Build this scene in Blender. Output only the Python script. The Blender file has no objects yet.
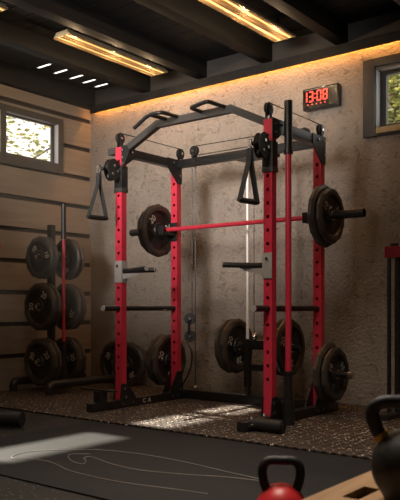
import bpy, bmesh, math, random
from mathutils import Vector, Matrix
random.seed(7)
R = math.radians
S = bpy.context.scene
COL = S.collection

# ------------------------------------------------------------------ camera
TH = R(37.95)
cd = bpy.data.cameras.new('camera')
cam = bpy.data.objects.new('camera', cd)
COL.objects.link(cam)
cam.location = (0, 0, 0.80)
cam.rotation_euler = (R(90), 0, TH)
cd.sensor_fit = 'HORIZONTAL'
cd.sensor_width = 36
cd.lens = 64.6
cd.shift_y = 57 / 400
cd.clip_start = 0.05
cd.dof.use_dof = True
cd.dof.focus_distance = 5.3
cd.dof.aperture_fstop = 8.0
S.camera = cam

# ------------------------------------------------------------------ world, sun, fill, exposure
S.view_settings.view_transform = 'Standard'
S.view_settings.look = 'None'
S.view_settings.gamma = 1
S.view_settings.use_curve_mapping = False
S.view_settings.exposure = 0.0

W = bpy.data.worlds.new('sky')
S.world = W
W.use_nodes = True
bg = W.node_tree.nodes['Background']
bg.inputs['Color'].default_value = (1.0, 0.96, 0.88, 1)
bg.inputs['Strength'].default_value = 1.6

def light(name, kind, loc, energy, color, aim=None, **kw):
    d = bpy.data.lights.new(name, kind)
    d.energy = energy
    d.color = color
    for k, v in kw.items():
        setattr(d, k, v)
    o = bpy.data.objects.new(name, d)
    COL.objects.link(o)
    o.location = loc
    if aim is not None:
        o.rotation_euler = (Vector(aim) - Vector(loc)).to_track_quat('-Z', 'Y').to_euler()
    return o

SUN_EL = R(44.5)
sun_dir = Vector((math.cos(SUN_EL), 0.0, -math.sin(SUN_EL)))
light('sun', 'SUN', (-9, 4, 8), 21.0, (1.0, 0.9, 0.75), aim=Vector((-9, 4, 8)) + sun_dir, angle=R(1.6))
# added spot standing in for daylight; brightens the back wall and rack
light('left_fill_spot', 'SPOT', (-2.9, 0.2, 2.3), 1420, (1.0, 0.93, 0.87), aim=(-4.15, 5.35, 2.25),
      spot_size=R(40), spot_blend=1.0, shadow_soft_size=0.6)
light('foreground_fill', 'AREA', (-1.85, 2.3, 2.93), 34, (1.0, 0.88, 0.76), aim=(-1.85, 2.5, 0),  # unseen overhead panel added to brighten the mats, kettlebells and box
      shape='RECTANGLE', size=0.9, size_y=0.9, spread=R(115))

# ------------------------------------------------------------------ materials
def nt(name):
    m = bpy.data.materials.new(name)
    m.use_nodes = True
    n = m.node_tree.nodes
    return m, n, m.node_tree.links, n['Principled BSDF']

def mat(name, col, rough=0.5, metal=0.0, noise=0.15, nscale=30, bump=0.0, bscale=120, spec=0.5, coat=0.0):
    m, n, l, b = nt(name)
    b.inputs['Roughness'].default_value = rough
    b.inputs['Metallic'].default_value = metal
    b.inputs['Specular IOR Level'].default_value = spec
    b.inputs['Coat Weight'].default_value = coat
    tc = n.new('ShaderNodeTexCoord')
    nz = n.new('ShaderNodeTexNoise')
    nz.inputs['Scale'].default_value = nscale
    nz.inputs['Detail'].default_value = 4
    l.new(tc.outputs['Object'], nz.inputs['Vector'])
    rp = n.new('ShaderNodeValToRGB')
    a = [max(0, c * (1 - noise)) for c in col]
    c2 = [min(1, c * (1 + noise)) for c in col]
    rp.color_ramp.elements[0].position = 0.3
    rp.color_ramp.elements[1].position = 0.7
    rp.color_ramp.elements[0].color = (*a, 1)
    rp.color_ramp.elements[1].color = (*c2, 1)
    l.new(nz.outputs['Fac'], rp.inputs['Fac'])
    l.new(rp.outputs['Color'], b.inputs['Base Color'])
    if bump:
        n2 = n.new('ShaderNodeTexNoise')
        n2.inputs['Scale'].default_value = bscale
        l.new(tc.outputs['Object'], n2.inputs['Vector'])
        bp = n.new('ShaderNodeBump')
        bp.inputs['Strength'].default_value = bump
        bp.inputs['Distance'].default_value = 0.003
        l.new(n2.outputs['Fac'], bp.inputs['Height'])
        l.new(bp.outputs['Normal'], b.inputs['Normal'])
    return m

def emit(name, col, strength):
    m, n, l, b = nt(name)
    b.inputs['Base Color'].default_value = (0.02, 0.02, 0.02, 1)
    b.inputs['Emission Color'].default_value = (*col, 1)
    b.inputs['Emission Strength'].default_value = strength
    return m

RED = mat('red_powder_coat', (0.53, 0.030, 0.058), 0.36, noise=0.06, bump=0.05, bscale=400)
DRED = mat('dark_red_powder_coat', (0.25, 0.012, 0.022), 0.45, noise=0.06)
BLACK = mat('black_steel', (0.014, 0.013, 0.013), 0.36, noise=0.2)
GREY = mat('grey_steel', (0.042, 0.040, 0.038), 0.38, noise=0.1)
PLGREY = mat('pale_grey_plastic', (0.32, 0.30, 0.28), 0.5, noise=0.05)
CHROME = mat('chrome', (0.75, 0.73, 0.7), 0.18, metal=1.0, noise=0.03)
ROD = mat('satin_rod', (0.9, 0.88, 0.85), 0.4, metal=0.2, noise=0.03)
RUBBER = mat('plate_rubber', (0.046, 0.037, 0.030), 0.45, noise=0.35, nscale=9, bump=0.15, bscale=90)
WEB = mat('plate_web', (0.014, 0.012, 0.0105), 0.45, noise=0.25, nscale=12)
BRUBBER = mat('black_rubber', (0.012, 0.011, 0.011), 0.5, noise=0.2)
WHITE = mat('white_print', (0.62, 0.58, 0.52), 0.6, noise=0.08)
STRAP = mat('nylon_strap', (0.02, 0.02, 0.02), 0.75, noise=0.2, bump=0.3, bscale=300)
CABLE = mat('cable_black', (0.012, 0.012, 0.012), 0.4)
TRIM = mat('window_frame_paint', (0.07, 0.064, 0.06), 0.5, noise=0.15, nscale=8)
TRIMD = mat('dark_frame_paint', (0.032, 0.030, 0.029), 0.5, noise=0.15, nscale=8)
REVEAL = mat('window_reveal_paint', (0.62, 0.63, 0.67), 0.45, noise=0.05)
UPPER = mat('dark_upper_wall', (0.018, 0.015, 0.0125), 0.7, noise=0.25, nscale=5, bump=0.2, bscale=40)
LEDGEWOOD = mat('sill_wood', (0.42, 0.30, 0.15), 0.5, noise=0.25, nscale=14)
LAMPHOUSE = mat('lamp_enamel', (0.50, 0.42, 0.28), 0.35, noise=0.05)
LAMPWIRE = mat('lamp_louvre_metal', (0.30, 0.22, 0.12), 0.35, metal=0.6, noise=0.1)
TUBE = emit('lamp_tube_glow', (1.0, 0.47, 0.14), 2.2)
LED = emit('led_amber', (1.0, 0.39, 0.07), 55.0)
DIGIT = emit('digit_red', (1.0, 0.06, 0.03), 2.2)
KBLACK = mat('kettlebell_black', (0.013, 0.0125, 0.012), 0.55, noise=0.25, bump=0.4, bscale=150)
KRED = mat('kettlebell_red', (0.55, 0.02, 0.025), 0.4, noise=0.08)
KYEL = mat('yellow_band', (0.50, 0.30, 0.02), 0.5, noise=0.15)
CORD = mat('cord', (0.27, 0.25, 0.22), 0.7, noise=0.1)
CLOCKB = mat('clock_black', (0.01, 0.009, 0.009), 0.25, noise=0.1)
CLOCKP = mat('clock_panel', (0.055, 0.045, 0.035), 0.22, noise=0.08)
ORANGE = mat('red_rubber_end', (0.55, 0.09, 0.05), 0.5, noise=0.08)

def plaster():
    m, n, l, b = nt('dented_plaster')
    tc = n.new('ShaderNodeTexCoord')
    big = n.new('ShaderNodeTexNoise'); big.inputs['Scale'].default_value = 1.6; big.inputs['Detail'].default_value = 6
    l.new(tc.outputs['Object'], big.inputs['Vector'])
    rp = n.new('ShaderNodeValToRGB')
    rp.color_ramp.elements[0].position = 0.3; rp.color_ramp.elements[1].position = 0.72
    rp.color_ramp.elements[0].color = (0.245, 0.205, 0.172, 1)
    rp.color_ramp.elements[1].color = (0.345, 0.292, 0.248, 1)
    l.new(big.outputs['Fac'], rp.inputs['Fac'])
    pit = n.new('ShaderNodeTexNoise'); pit.inputs['Scale'].default_value = 17; pit.inputs['Detail'].default_value = 5
    pit.inputs['Roughness'].default_value = 0.6; pit.inputs['Distortion'].default_value = 1.2
    l.new(tc.outputs['Object'], pit.inputs['Vector'])
    pr = n.new('ShaderNodeValToRGB')
    pr.color_ramp.elements[0].position = 0.33; pr.color_ramp.elements[1].position = 0.45
    pr.color_ramp.elements[0].color = (0.62, 0.6, 0.58, 1); pr.color_ramp.elements[1].color = (1, 1, 1, 1)
    l.new(pit.outputs['Fac'], pr.inputs['Fac'])
    mx = n.new('ShaderNodeMix'); mx.data_type = 'RGBA'; mx.blend_type = 'MULTIPLY'
    mx.inputs[0].default_value = 0.85
    l.new(rp.outputs['Color'], mx.inputs[6]); l.new(pr.outputs['Color'], mx.inputs[7])
    l.new(mx.outputs[2], b.inputs['Base Color'])
    ad = n.new('ShaderNodeMath'); ad.operation = 'MULTIPLY_ADD'
    ad.inputs[1].default_value = 0.6
    l.new(pr.outputs['Color'], ad.inputs[0])
    fine = n.new('ShaderNodeTexNoise'); fine.inputs['Scale'].default_value = 45; fine.inputs['Detail'].default_value = 4
    l.new(tc.outputs['Object'], fine.inputs['Vector'])
    l.new(fine.outputs['Fac'], ad.inputs[2])
    bp = n.new('ShaderNodeBump'); bp.inputs['Strength'].default_value = 0.8; bp.inputs['Distance'].default_value = 0.02
    l.new(ad.outputs[0], bp.inputs['Height'])
    l.new(bp.outputs['Normal'], b.inputs['Normal'])
    b.inputs['Roughness'].default_value = 0.62
    b.inputs['Specular IOR Level'].default_value = 0.35
    return m

def plank(name, c0, c1, axis_scale, rough=0.55, spec=0.4):
    m, n, l, b = nt(name)
    tc = n.new('ShaderNodeTexCoord')
    mp = n.new('ShaderNodeMapping'); mp.inputs['Scale'].default_value = axis_scale
    l.new(tc.outputs['Object'], mp.inputs['Vector'])
    nz = n.new('ShaderNodeTexNoise'); nz.inputs['Scale'].default_value = 3; nz.inputs['Detail'].default_value = 6
    nz.inputs['Distortion'].default_value = 0.6
    l.new(mp.outputs['Vector'], nz.inputs['Vector'])
    rp = n.new('ShaderNodeValToRGB')
    rp.color_ramp.elements[0].position = 0.3; rp.color_ramp.elements[1].position = 0.7
    rp.color_ramp.elements[0].color = (*c0, 1); rp.color_ramp.elements[1].color = (*c1, 1)
    l.new(nz.outputs['Fac'], rp.inputs['Fac'])
    l.new(rp.outputs['Color'], b.inputs['Base Color'])
    bp = n.new('ShaderNodeBump'); bp.inputs['Strength'].default_value = 0.2; bp.inputs['Distance'].default_value = 0.004
    l.new(nz.outputs['Fac'], bp.inputs['Height']); l.new(bp.outputs['Normal'], b.inputs['Normal'])
    b.inputs['Roughness'].default_value = rough
    b.inputs['Specular IOR Level'].default_value = spec
    return m

def flecked(name, base, fleck, scale, thr, pattern=0.0, rough=0.6, spec=0.4):
    """dark rubber with scattered pale granules; pattern > 0 adds a raised woven rib grid"""
    m, n, l, b = nt(name)
    tc = n.new('ShaderNodeTexCoord')
    vo = n.new('ShaderNodeTexVoronoi'); vo.inputs['Scale'].default_value = scale
    l.new(tc.outputs['Object'], vo.inputs['Vector'])
    sep = n.new('ShaderNodeSeparateColor'); l.new(vo.outputs['Color'], sep.inputs['Color'])
    gt = n.new('ShaderNodeMath'); gt.operation = 'GREATER_THAN'; gt.inputs[1].default_value = thr
    l.new(sep.outputs['Red'], gt.inputs[0])
    lt = n.new('ShaderNodeMath'); lt.operation = 'LESS_THAN'; lt.inputs[1].default_value = 0.42
    l.new(vo.outputs['Distance'], lt.inputs[0])
    mu = n.new('ShaderNodeMath'); mu.operation = 'MULTIPLY'
    l.new(gt.outputs[0], mu.inputs[0]); l.new(lt.outputs[0], mu.inputs[1])
    nz = n.new('ShaderNodeTexNoise'); nz.inputs['Scale'].default_value = 5; nz.inputs['Detail'].default_value = 5
    l.new(tc.outputs['Object'], nz.inputs['Vector'])
    rp = n.new('ShaderNodeValToRGB')
    rp.color_ramp.elements[0].position = 0.3; rp.color_ramp.elements[1].position = 0.7
    rp.color_ramp.elements[0].color = (*[c * 0.7 for c in base], 1)
    rp.color_ramp.elements[1].color = (*[c * 1.3 for c in base], 1)
    l.new(nz.outputs['Fac'], rp.inputs['Fac'])
    mx = n.new('ShaderNodeMix'); mx.data_type = 'RGBA'
    l.new(mu.outputs[0], mx.inputs[0])
    l.new(rp.outputs['Color'], mx.inputs[6]); mx.inputs[7].default_value = (*fleck, 1)
    out = mx.outputs[2]
    b.inputs['Roughness'].default_value = rough
    b.inputs['Specular IOR Level'].default_value = spec
    if pattern:
        w1 = n.new('ShaderNodeTexWave'); w1.wave_type = 'BANDS'; w1.bands_direction = 'X'; w1.inputs['Scale'].default_value = pattern
        w2 = n.new('ShaderNodeTexWave'); w2.wave_type = 'BANDS'; w2.bands_direction = 'Y'; w2.inputs['Scale'].default_value = pattern
        l.new(tc.outputs['Object'], w1.inputs['Vector']); l.new(tc.outputs['Object'], w2.inputs['Vector'])
        mm = n.new('ShaderNodeMath'); mm.operation = 'MAXIMUM'
        l.new(w1.outputs['Fac'], mm.inputs[0]); l.new(w2.outputs['Fac'], mm.inputs[1])
        hr = n.new('ShaderNodeValToRGB')
        hr.color_ramp.elements[0].position = 0.25; hr.color_ramp.elements[1].position = 0.75
        hr.color_ramp.elements[0].color = (0.03, 0.03, 0.03, 1)  # hollows between the ribs darkened in the colour, standing in for shade
        l.new(mm.outputs[0], hr.inputs['Fac'])
        m2 = n.new('ShaderNodeMix'); m2.data_type = 'RGBA'; m2.blend_type = 'MULTIPLY'; m2.inputs[0].default_value = 1
        l.new(out, m2.inputs[6]); l.new(hr.outputs['Color'], m2.inputs[7])
        out = m2.outputs[2]
        bp = n.new('ShaderNodeBump'); bp.inputs['Strength'].default_value = 0.8; bp.inputs['Distance'].default_value = 0.006
        l.new(hr.outputs['Color'], bp.inputs['Height']); l.new(bp.outputs['Normal'], b.inputs['Normal'])
    l.new(out, b.inputs['Base Color'])
    return m

PLASTER = plaster()
BOARD = plank('painted_planks', (0.25, 0.215, 0.182), (0.32, 0.280, 0.240), (1, 0.6, 6))
GROOVE = mat('groove_dark', (0.035, 0.03, 0.026), 0.8)
CEIL = plank('dark_ceiling_boards', (0.008, 0.0078, 0.008), (0.014, 0.0135, 0.0138), (0.8, 8, 1), 0.6, 0.25)
BEAM = plank('dark_beam_wood', (0.008, 0.0075, 0.0075), (0.014, 0.0135, 0.013), (8, 0.8, 8), 0.65, 0.2)
PLYWOOD = plank('box_plywood', (0.42, 0.25, 0.13), (0.56, 0.36, 0.20), (6, 1, 6), 0.5)
FLOORM = flecked('flecked_floor_rubber', (0.016, 0.015, 0.014), (0.20, 0.18, 0.16), 75, 0.90, rough=0.55)
TEXMAT = flecked('ribbed_mat_rubber', (0.055, 0.038, 0.027), (1.0, 0.92, 0.83), 80, 0.86, pattern=5.2, rough=0.6)
SMOOTH = mat('smooth_mat_rubber', (0.017, 0.0175, 0.018), 0.6, noise=0.12, nscale=6, bump=0.1, bscale=300, spec=0.25)

def glass():
    m = bpy.data.materials.new('window_glass'); m.use_nodes = True
    n = m.node_tree.nodes; l = m.node_tree.links
    n.remove(n['Principled BSDF'])
    t = n.new('ShaderNodeBsdfTransparent'); g = n.new('ShaderNodeBsdfGlossy'); g.inputs['Roughness'].default_value = 0.02
    mx = n.new('ShaderNodeMixShader'); mx.inputs[0].default_value = 0.05
    l.new(t.outputs[0], mx.inputs[1]); l.new(g.outputs[0], mx.inputs[2])
    l.new(mx.outputs[0], n['Material Output'].inputs['Surface'])
    return m
GLASS = glass()
def frosted():
    m = bpy.data.materials.new('slit_diffuser_frost'); m.use_nodes = True
    n = m.node_tree.nodes; n.remove(n['Principled BSDF'])
    t = n.new('ShaderNodeBsdfTranslucent'); t.inputs['Color'].default_value = (0.75, 0.76, 0.78, 1)
    m.node_tree.links.new(t.outputs[0], n['Material Output'].inputs['Surface'])
    return m
FROST = frosted()

def leafmat(name, c):
    m, n, l, b = nt(name)
    b.inputs['Base Color'].default_value = (*c, 1)
    b.inputs['Roughness'].default_value = 0.5
    tr = n.new('ShaderNodeBsdfTranslucent'); tr.inputs['Color'].default_value = (c[0] * 1.4, c[1] * 1.3, c[2], 1)
    mx = n.new('ShaderNodeMixShader'); mx.inputs[0].default_value = 0.45
    l.new(b.outputs[0], mx.inputs[1]); l.new(tr.outputs[0], mx.inputs[2])
    l.new(mx.outputs[0], n['Material Output'].inputs['Surface'])
    return m
LEAF = leafmat('leaf_yellow_green', (0.20, 0.215, 0.075))
LEAF2 = leafmat('leaf_olive', (0.16, 0.17, 0.05))
BARK = mat('bark', (0.10, 0.075, 0.05), 0.9)

# ------------------------------------------------------------------ mesh helpers
class MB:
    def __init__(s):
        s.b = bmesh.new()
    def box(s, lo, hi, bev=0.0, M=None):
        lo = Vector(lo); hi = Vector(hi)
        c = (lo + hi) / 2; d = hi - lo
        r = bmesh.ops.create_cube(s.b, size=1, matrix=Matrix.Translation(c) @ Matrix.Diagonal((*d, 1)))
        vs = r['verts']
        if bev:
            es = list({e for v in vs for e in v.link_edges})
            r2 = bmesh.ops.bevel(s.b, geom=es, offset=bev, segments=2, affect='EDGES', profile=0.7)
            vs = list({v for f in r2['faces'] for v in f.verts} | {v for v in vs if v.is_valid})
        if M is not None:
            bmesh.ops.transform(s.b, matrix=M, verts=vs)
        return s
    def bar(s, p0, p1, w, h, bev=0.004, up=(0, 0, 1)):
        """rectangular bar from p0 to p1, width w across, height h along up"""
        p0 = Vector(p0); p1 = Vector(p1); d = p1 - p0
        L = d.length; z = d.normalized(); u = Vector(up)
        x = u.cross(z)
        if x.length < 1e-4:
            x = Vector((1, 0, 0))
        x.normalize(); y = z.cross(x)
        M = Matrix((x, y, z)).transposed().to_4x4(); M.translation = p0
        return s.box((-w / 2, -h / 2, 0), (w / 2, h / 2, L), bev, M)
    def cyl(s, p0, p1, r, seg=20, r2=None):
        p0 = Vector(p0); p1 = Vector(p1); d = p1 - p0
        q = Vector((0, 0, 1)).rotation_difference(d.normalized())
        M = Matrix.Translation((p0 + p1) / 2) @ q.to_matrix().to_4x4()
        bmesh.ops.create_cone(s.b, cap_ends=True, segments=seg, radius1=r, radius2=r if r2 is None else r2, depth=d.length, matrix=M)
        return s
    def sphere(s, c, r, sc=(1, 1, 1), u=20, v=14):
        M = Matrix.Translation(c) @ Matrix.Diagonal((*sc, 1))
        bmesh.ops.create_uvsphere(s.b, u_segments=u, v_segments=v, radius=r, matrix=M)
        return s
    def tube(s, pts, r, seg=10, rnd=0.0, n=5, closed=False, flat=None):
        """round tube through pts; corners rounded by rnd"""
        P = [Vector(p) for p in pts]
        if rnd and not closed:
            Q = [P[0]]
            for a, b, c in zip(P, P[1:], P[2:]):
                da = (a - b); dc = (c - b)
                t = min(rnd, da.length * 0.49, dc.length * 0.49)
                A = b + da.normalized() * t; C = b + dc.normalized() * t
                for k in range(n + 1):
                    f = k / n
                    Q.append(A * (1 - f) ** 2 + b * 2 * f * (1 - f) + C * f * f)
            Q.append(P[-1]); P = Q
        N = len(P); rings = []
        prev = None
        for i, p in enumerate(P):
            if closed:
                t = P[(i + 1) % N] - P[i - 1]
            else:
                t = P[min(i + 1, N - 1)] - P[max(i - 1, 0)]
            t.normalize()
            if prev is None:
                ref = Vector((0, 0, 1)) if abs(t.z) < 0.9 else Vector((1, 0, 0))
                x = t.cross(ref).normalized()
            else:
                x = (prev - t * prev.dot(t)).normalized()
            prev = x
            y = t.cross(x)
            rx, ry = (r, r) if flat is None else flat
            rings.append([s.b.verts.new(p + x * rx * math.cos(a) + y * ry * math.sin(a))
                          for a in (2 * math.pi * k / seg for k in range(seg))])
        m = N if closed else N - 1
        for i in range(m):
            A = rings[i]; B = rings[(i + 1) % N]
            for k in range(seg):
                s.b.faces.new((A[k], A[(k + 1) % seg], B[(k + 1) % seg], B[k]))
        if not closed:
            s.b.faces.new(rings[0][::-1]); s.b.faces.new(rings[-1])
        return s
    def lathe(s, prof, M=None, seg=40):
        """profile (r, z) revolved about z"""
        rings = []
        for r, z in prof:
            if r < 1e-5:
                rings.append([s.b.verts.new((0, 0, z))])
            else:
                rings.append([s.b.verts.new((r * math.cos(2 * math.pi * k / seg), r * math.sin(2 * math.pi * k / seg), z)) for k in range(seg)])
        for A, B in zip(rings, rings[1:]):
            for k in range(seg):
                q = (k + 1) % seg
                if len(A) == 1:
                    s.b.faces.new((A[0], B[k], B[q]))
                elif len(B) == 1:
                    s.b.faces.new((A[k], A[q], B[0]))
                else:
                    s.b.faces.new((A[k], A[q], B[q], B[k]))
        if M is not None:
            bmesh.ops.transform(s.b, matrix=M, verts=[v for g in rings for v in g])
        return s
    def prism(s, poly, axis, a, b):
        """polygon of 2-D points extruded along axis 'x', 'y' or 'z' from a to b"""
        def P(p, t):
            return {'x': (t, p[0], p[1]), 'y': (p[0], t, p[1]), 'z': (p[0], p[1], t)}[axis]
        A = [s.b.verts.new(P(p, a)) for p in poly]; B = [s.b.verts.new(P(p, b)) for p in poly]
        n = len(poly)
        s.b.faces.new(A[::-1]); s.b.faces.new(B)
        for i in range(n):
            s.b.faces.new((A[i], A[(i + 1) % n], B[(i + 1) % n], B[i]))
        return s
    def build(s, name, m, parent=None, angle=40, fix=True):
        if fix:
            bmesh.ops.recalc_face_normals(s.b, faces=s.b.faces[:])
        if parent is not None:
            o_ = Vector((0, 0, 0)); p = parent
            while p is not None:
                o_ += p.location; p = p.parent
            bmesh.ops.translate(s.b, vec=-o_, verts=s.b.verts[:])
        me = bpy.data.meshes.new(name)
        s.b.to_mesh(me); s.b.free()
        for p in me.polygons:
            p.use_smooth = True
        me.set_sharp_from_angle(angle=R(angle))
        me.materials.append(m)
        o = bpy.data.objects.new(name, me)
        COL.objects.link(o)
        if parent is not None:
            o.parent = parent
        return o

def origin(o, loc):
    """move a top-level mesh's origin to loc without moving the mesh"""
    o.data.transform(Matrix.Translation(-Vector(loc)))
    o.location = loc
    return o

def tag(o, label, cat, group=None, kind=None):
    if label: o['label'] = label
    if cat: o['category'] = cat
    if group: o['group'] = group
    if kind: o['kind'] = kind
    return o

def empty(name, loc):
    o = bpy.data.objects.new(name, None)
    o.empty_display_size = 0.05
    COL.objects.link(o)
    o.location = loc
    return o

def struct(o):
    o['kind'] = 'structure'
    return o

def copy_tree(o, parent=None):
    c = o.copy()
    COL.objects.link(c)
    if parent is not None:
        c.parent = parent
    for ch in list(o.children):
        copy_tree(ch, c)
    return c

def text_mesh(txt, size, M, depth=0.0008):
    """mesh data of a line of lettering, centred, placed by M"""
    cu = bpy.data.curves.new('lettering', 'FONT')
    cu.body = txt; cu.size = size; cu.align_x = 'CENTER'; cu.align_y = 'CENTER'; cu.extrude = depth
    cu.offset = 0.0
    o = bpy.data.objects.new('lettering', cu)
    COL.objects.link(o)
    dg = bpy.context.evaluated_depsgraph_get(); dg.update()
    me = bpy.data.meshes.new_from_object(o.evaluated_get(dg))
    bpy.data.objects.remove(o); bpy.data.curves.remove(cu)
    me.transform(M)
    return me

# ------------------------------------------------------------------ room shell
XW, YB, ZC = -5.655, 5.35, 3.10         # left wall, back wall, ceiling
XE, YF0 = 1.6, -2.2                      # right wall, wall behind the camera
WT = 0.05                                # thin left wall cladding + frame

struct(MB().box((XW - 0.3, YF0 - 0.3, -0.12), (XE + 0.3, YB + 0.3, 0.0)).build('floor', FLOORM))

# back wall with one window opening
wx0, wx1, wz0, wz1 = -2.40, -1.55, 2.225, 2.68
b = MB()
b.box((XW - 0.05, YB, 0), (wx0, YB + 0.12, ZC + 0.15))
b.box((wx1, YB, 0), (XE, YB + 0.12, ZC + 0.15))
b.box((wx0, YB, 0), (wx1, YB + 0.12, wz0))
b.box((wx0, YB, wz1), (wx1, YB + 0.12, ZC + 0.15))
struct(b.build('wall_back', PLASTER))

# left wall: horizontal planks with recessed grooves, around window openings
groove_z = [0.33 + 0.3058 * k for k in range(10)]
opens = [(4.236, 4.877), (3.53, 4.172), (2.25, 3.197)]     # Y ranges of the openings
oz0, oz1 = 2.26, 2.656
b = MB(); g = MB()
def left_strip(mb, x0, x1, z0, z1, bev=0.0):
    cuts = []
    if z1 > oz0 and z0 < oz1:
        cuts = sorted(opens)
    segs = []; y = YF0
    for a, c in cuts:
        segs.append((y, a)); y = c
    segs.append((y, YB))
    for a, c in segs:
        mb.box((x0, a, z0), (x1, c, z1), bev)
    if cuts:
        for a, c in cuts:
            if z0 < oz0 - 1e-4: mb.box((x0, a, z0), (x1, c, oz0))
            if z1 > oz1 + 1e-4: mb.box((x0, a, oz1), (x1, c, z1))
zs = [0.0] + groove_z + [ZC]
for i in range(len(zs) - 1):
    z0 = zs[i] + (0.022 if i else 0); z1 = zs[i + 1] - (0.022 if i < len(zs) - 2 else 0)
    if z1 - z0 > 0.02:
        left_strip(b, XW - 0.022, XW, z0, z1)
lw = struct(b.build('wall_left', BOARD))
left_strip(g, XW - WT, XW - 0.023, 0, ZC + 0.15)
g.build('backing_board', GROOVE, lw)

# walls out of view
struct(MB().box((XE, YF0 - 0.1, 0), (XE + 0.12, YB + 0.12, ZC + 0.15)).build('wall_right', PLASTER))
struct(MB().box((XW - 0.05, YF0 - 0.12, 0), (XE + 0.12, YF0, ZC + 0.15)).build('wall_front', PLASTER))

# ceiling: boards across, with narrow open gaps in the bay by the left wall
bw = 0.172
sx0, sx1 = -5.50, -5.30
slit_y = [YB - 0.10 - bw * k for k in (0, 1, 2, 3.2, 4.4)]
b = MB()
y = YB
while y > YF0:
    y0 = y - bw
    b.box((sx1, y0 + 0.004, ZC), (XE, y - 0.004, ZC + 0.012))
    b.box((XW - 0.05, y0 + 0.004, ZC), (sx0, y - 0.004, ZC + 0.012))
    y = y0
yy = YB
for sy in slit_y + [YF0]:                       # left bay: boards with open daylight slits between them
    b.box((sx0 + 0.0005, sy + 0.018 if sy > YF0 else YF0, ZC), (sx1 - 0.0005, yy, ZC + 0.006))
    yy = sy - 0.018
ceil = struct(b.build('ceiling', CEIL))
b = MB()
b.box((sx1 + 0.021, YF0 - 0.1, ZC + 0.013), (XE + 0.1, YB + 0.1, ZC + 0.05))
b.box((XW - 0.1, YF0 - 0.1, ZC + 0.013), (sx0 - 0.021, YB + 0.1, ZC + 0.05))
b.box((sx0, YF0 - 0.1, ZC + 0.007), (sx1, min(slit_y) - 0.04, ZC + 0.05))
b.build('roof_deck', BEAM, ceil)
for sy in slit_y:                               # diffusers added over the slits to spread the sun and glow white
    MB().box((sx0 - 0.02, sy - 0.05, ZC + 0.0065), (sx1 + 0.02, sy + 0.05, ZC + 0.0095)).build('slit_diffuser', FROST, ceil)
beam_left = [-4.90, -4.19, -3.47, -2.75, -2.03, -1.31, -0.59, 0.13, 0.85]
for bxl in beam_left:
    MB().box((bxl, YF0, 2.95), (bxl + 0.11, YB - 0.002, ZC - 0.001), 0.006).build('beam', BEAM, ceil)
MB().box((XW + 0.001, YF0, 2.905), (XW + 0.075, YB - 0.002, ZC - 0.001), 0.005).build('wall_plate', BEAM, ceil)

# ledge above the plaster wall with an amber LED strip underneath
b = MB()
b.box((XW + 0.076, YB - 0.085, 2.842), (XE - 0.001, YB - 0.068, 2.920), 0.003)
b.box((XW + 0.076, YB - 0.070, 2.905), (XE - 0.001, YB - 0.001, 2.920))
t1 = struct(b.build('trim_1', BEAM))
struct(MB().box((XW + 0.076, YB - 0.012, 2.921), (XE - 0.001, YB - 0.001, ZC - 0.001)).build('trim_2', UPPER))
led = MB().box((XW + 0.08, YB - 0.045, 2.893), (XE - 0.01, YB - 0.030, 2.9045)).build('led_strip', LED)
tag(led, 'amber light strip glowing behind the dark ledge along the top of the plaster wall', 'light strip')

# ------------------------------------------------------------------ windows
def left_window(n, y0, y1, frame_right=0.115, frame_left=0.06):
    root = struct(empty('window_%d' % n, (XW, (y0 + y1) / 2, oz0)))
    f = MB()
    X0, X1 = XW + 0.001, XW + 0.024
    f.box((X0, y1 + 0.047, oz0 - 0.10), (X1, y1 + frame_right, oz1 + 0.065), 0.003)
    f.box((X0, y0 - frame_left, oz0 - 0.10), (X1, y0, oz1 + 0.065), 0.003)
    f.box((X0, y0, oz1), (X1, y1 + 0.047, oz1 + 0.065), 0.003)
    f.box((X0, y0, oz0 - 0.10), (X1, y1 + 0.047, oz0), 0.003)
    f.build('window_frame', TRIM, root)
    r = MB()
    r.box((XW - 0.049, y1 + 0.041, oz0), (X1 - 0.001, y1 + 0.0465, oz1))
    r.build('pale_reveal', REVEAL, root)
    s_ = MB()
    for a, c in ((y0, y0 + 0.02), (y1, y1 + 0.04)):
        s_.box((XW - 0.048, a, oz0), (XW - 0.030, c, oz1))
    s_.box((XW - 0.048, y0, oz0), (XW - 0.030, y1, oz0 + 0.02)); s_.box((XW - 0.048, y0, oz1 - 0.02), (XW - 0.030, y1, oz1))
    s_.build('sash', TRIM, root)
    MB().box((XW - 0.041, y0 + 0.02, oz0 + 0.02), (XW - 0.037, y1, oz1 - 0.02)).build('pane', GLASS, root)
left_window(1, 4.236, 4.83)
left_window(2, 3.53, 4.125, frame_right=0.05)
left_window(3, 2.25, 3.15)

root = struct(empty('window_4', (wx0, YB, wz0)))
f = MB()
Y0, Y1 = YB - 0.03, YB - 0.001
f.box((wx0 - 0.10, Y0, wz0 - 0.075), (wx0 - 0.001, Y1, wz1 + 0.085), 0.003)
f.box((wx1 + 0.03, Y0, wz0 - 0.075), (wx1 + 0.10, Y1, wz1 + 0.085), 0.003)
f.box((wx0 - 0.001, Y0, wz1 + 0.02), (wx1 + 0.03, Y1, wz1 + 0.085), 0.003)
f.box((wx0 - 0.001, Y0, wz0 - 0.075), (wx1 + 0.03, Y1, wz0 - 0.02), 0.003)
f.build('window_frame', TRIMD, root)
r = MB()
r.box((wx0 - 0.0005, YB - 0.002, wz0 + 0.001), (wx0 + 0.004, YB + 0.075, wz1 - 0.001))
r.box((wx1, Y0 + 0.01, wz0 - 0.02), (wx1 + 0.03, Y1, wz1 + 0.02))
r.build('pale_reveal', REVEAL, root)
s_ = MB()
for a, c in ((wx0 + 0.001, wx0 + 0.05), (wx1 - 0.05, wx1 - 0.001)):
    s_.box((a, YB + 0.076, wz0), (c, YB + 0.11, wz1))
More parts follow.
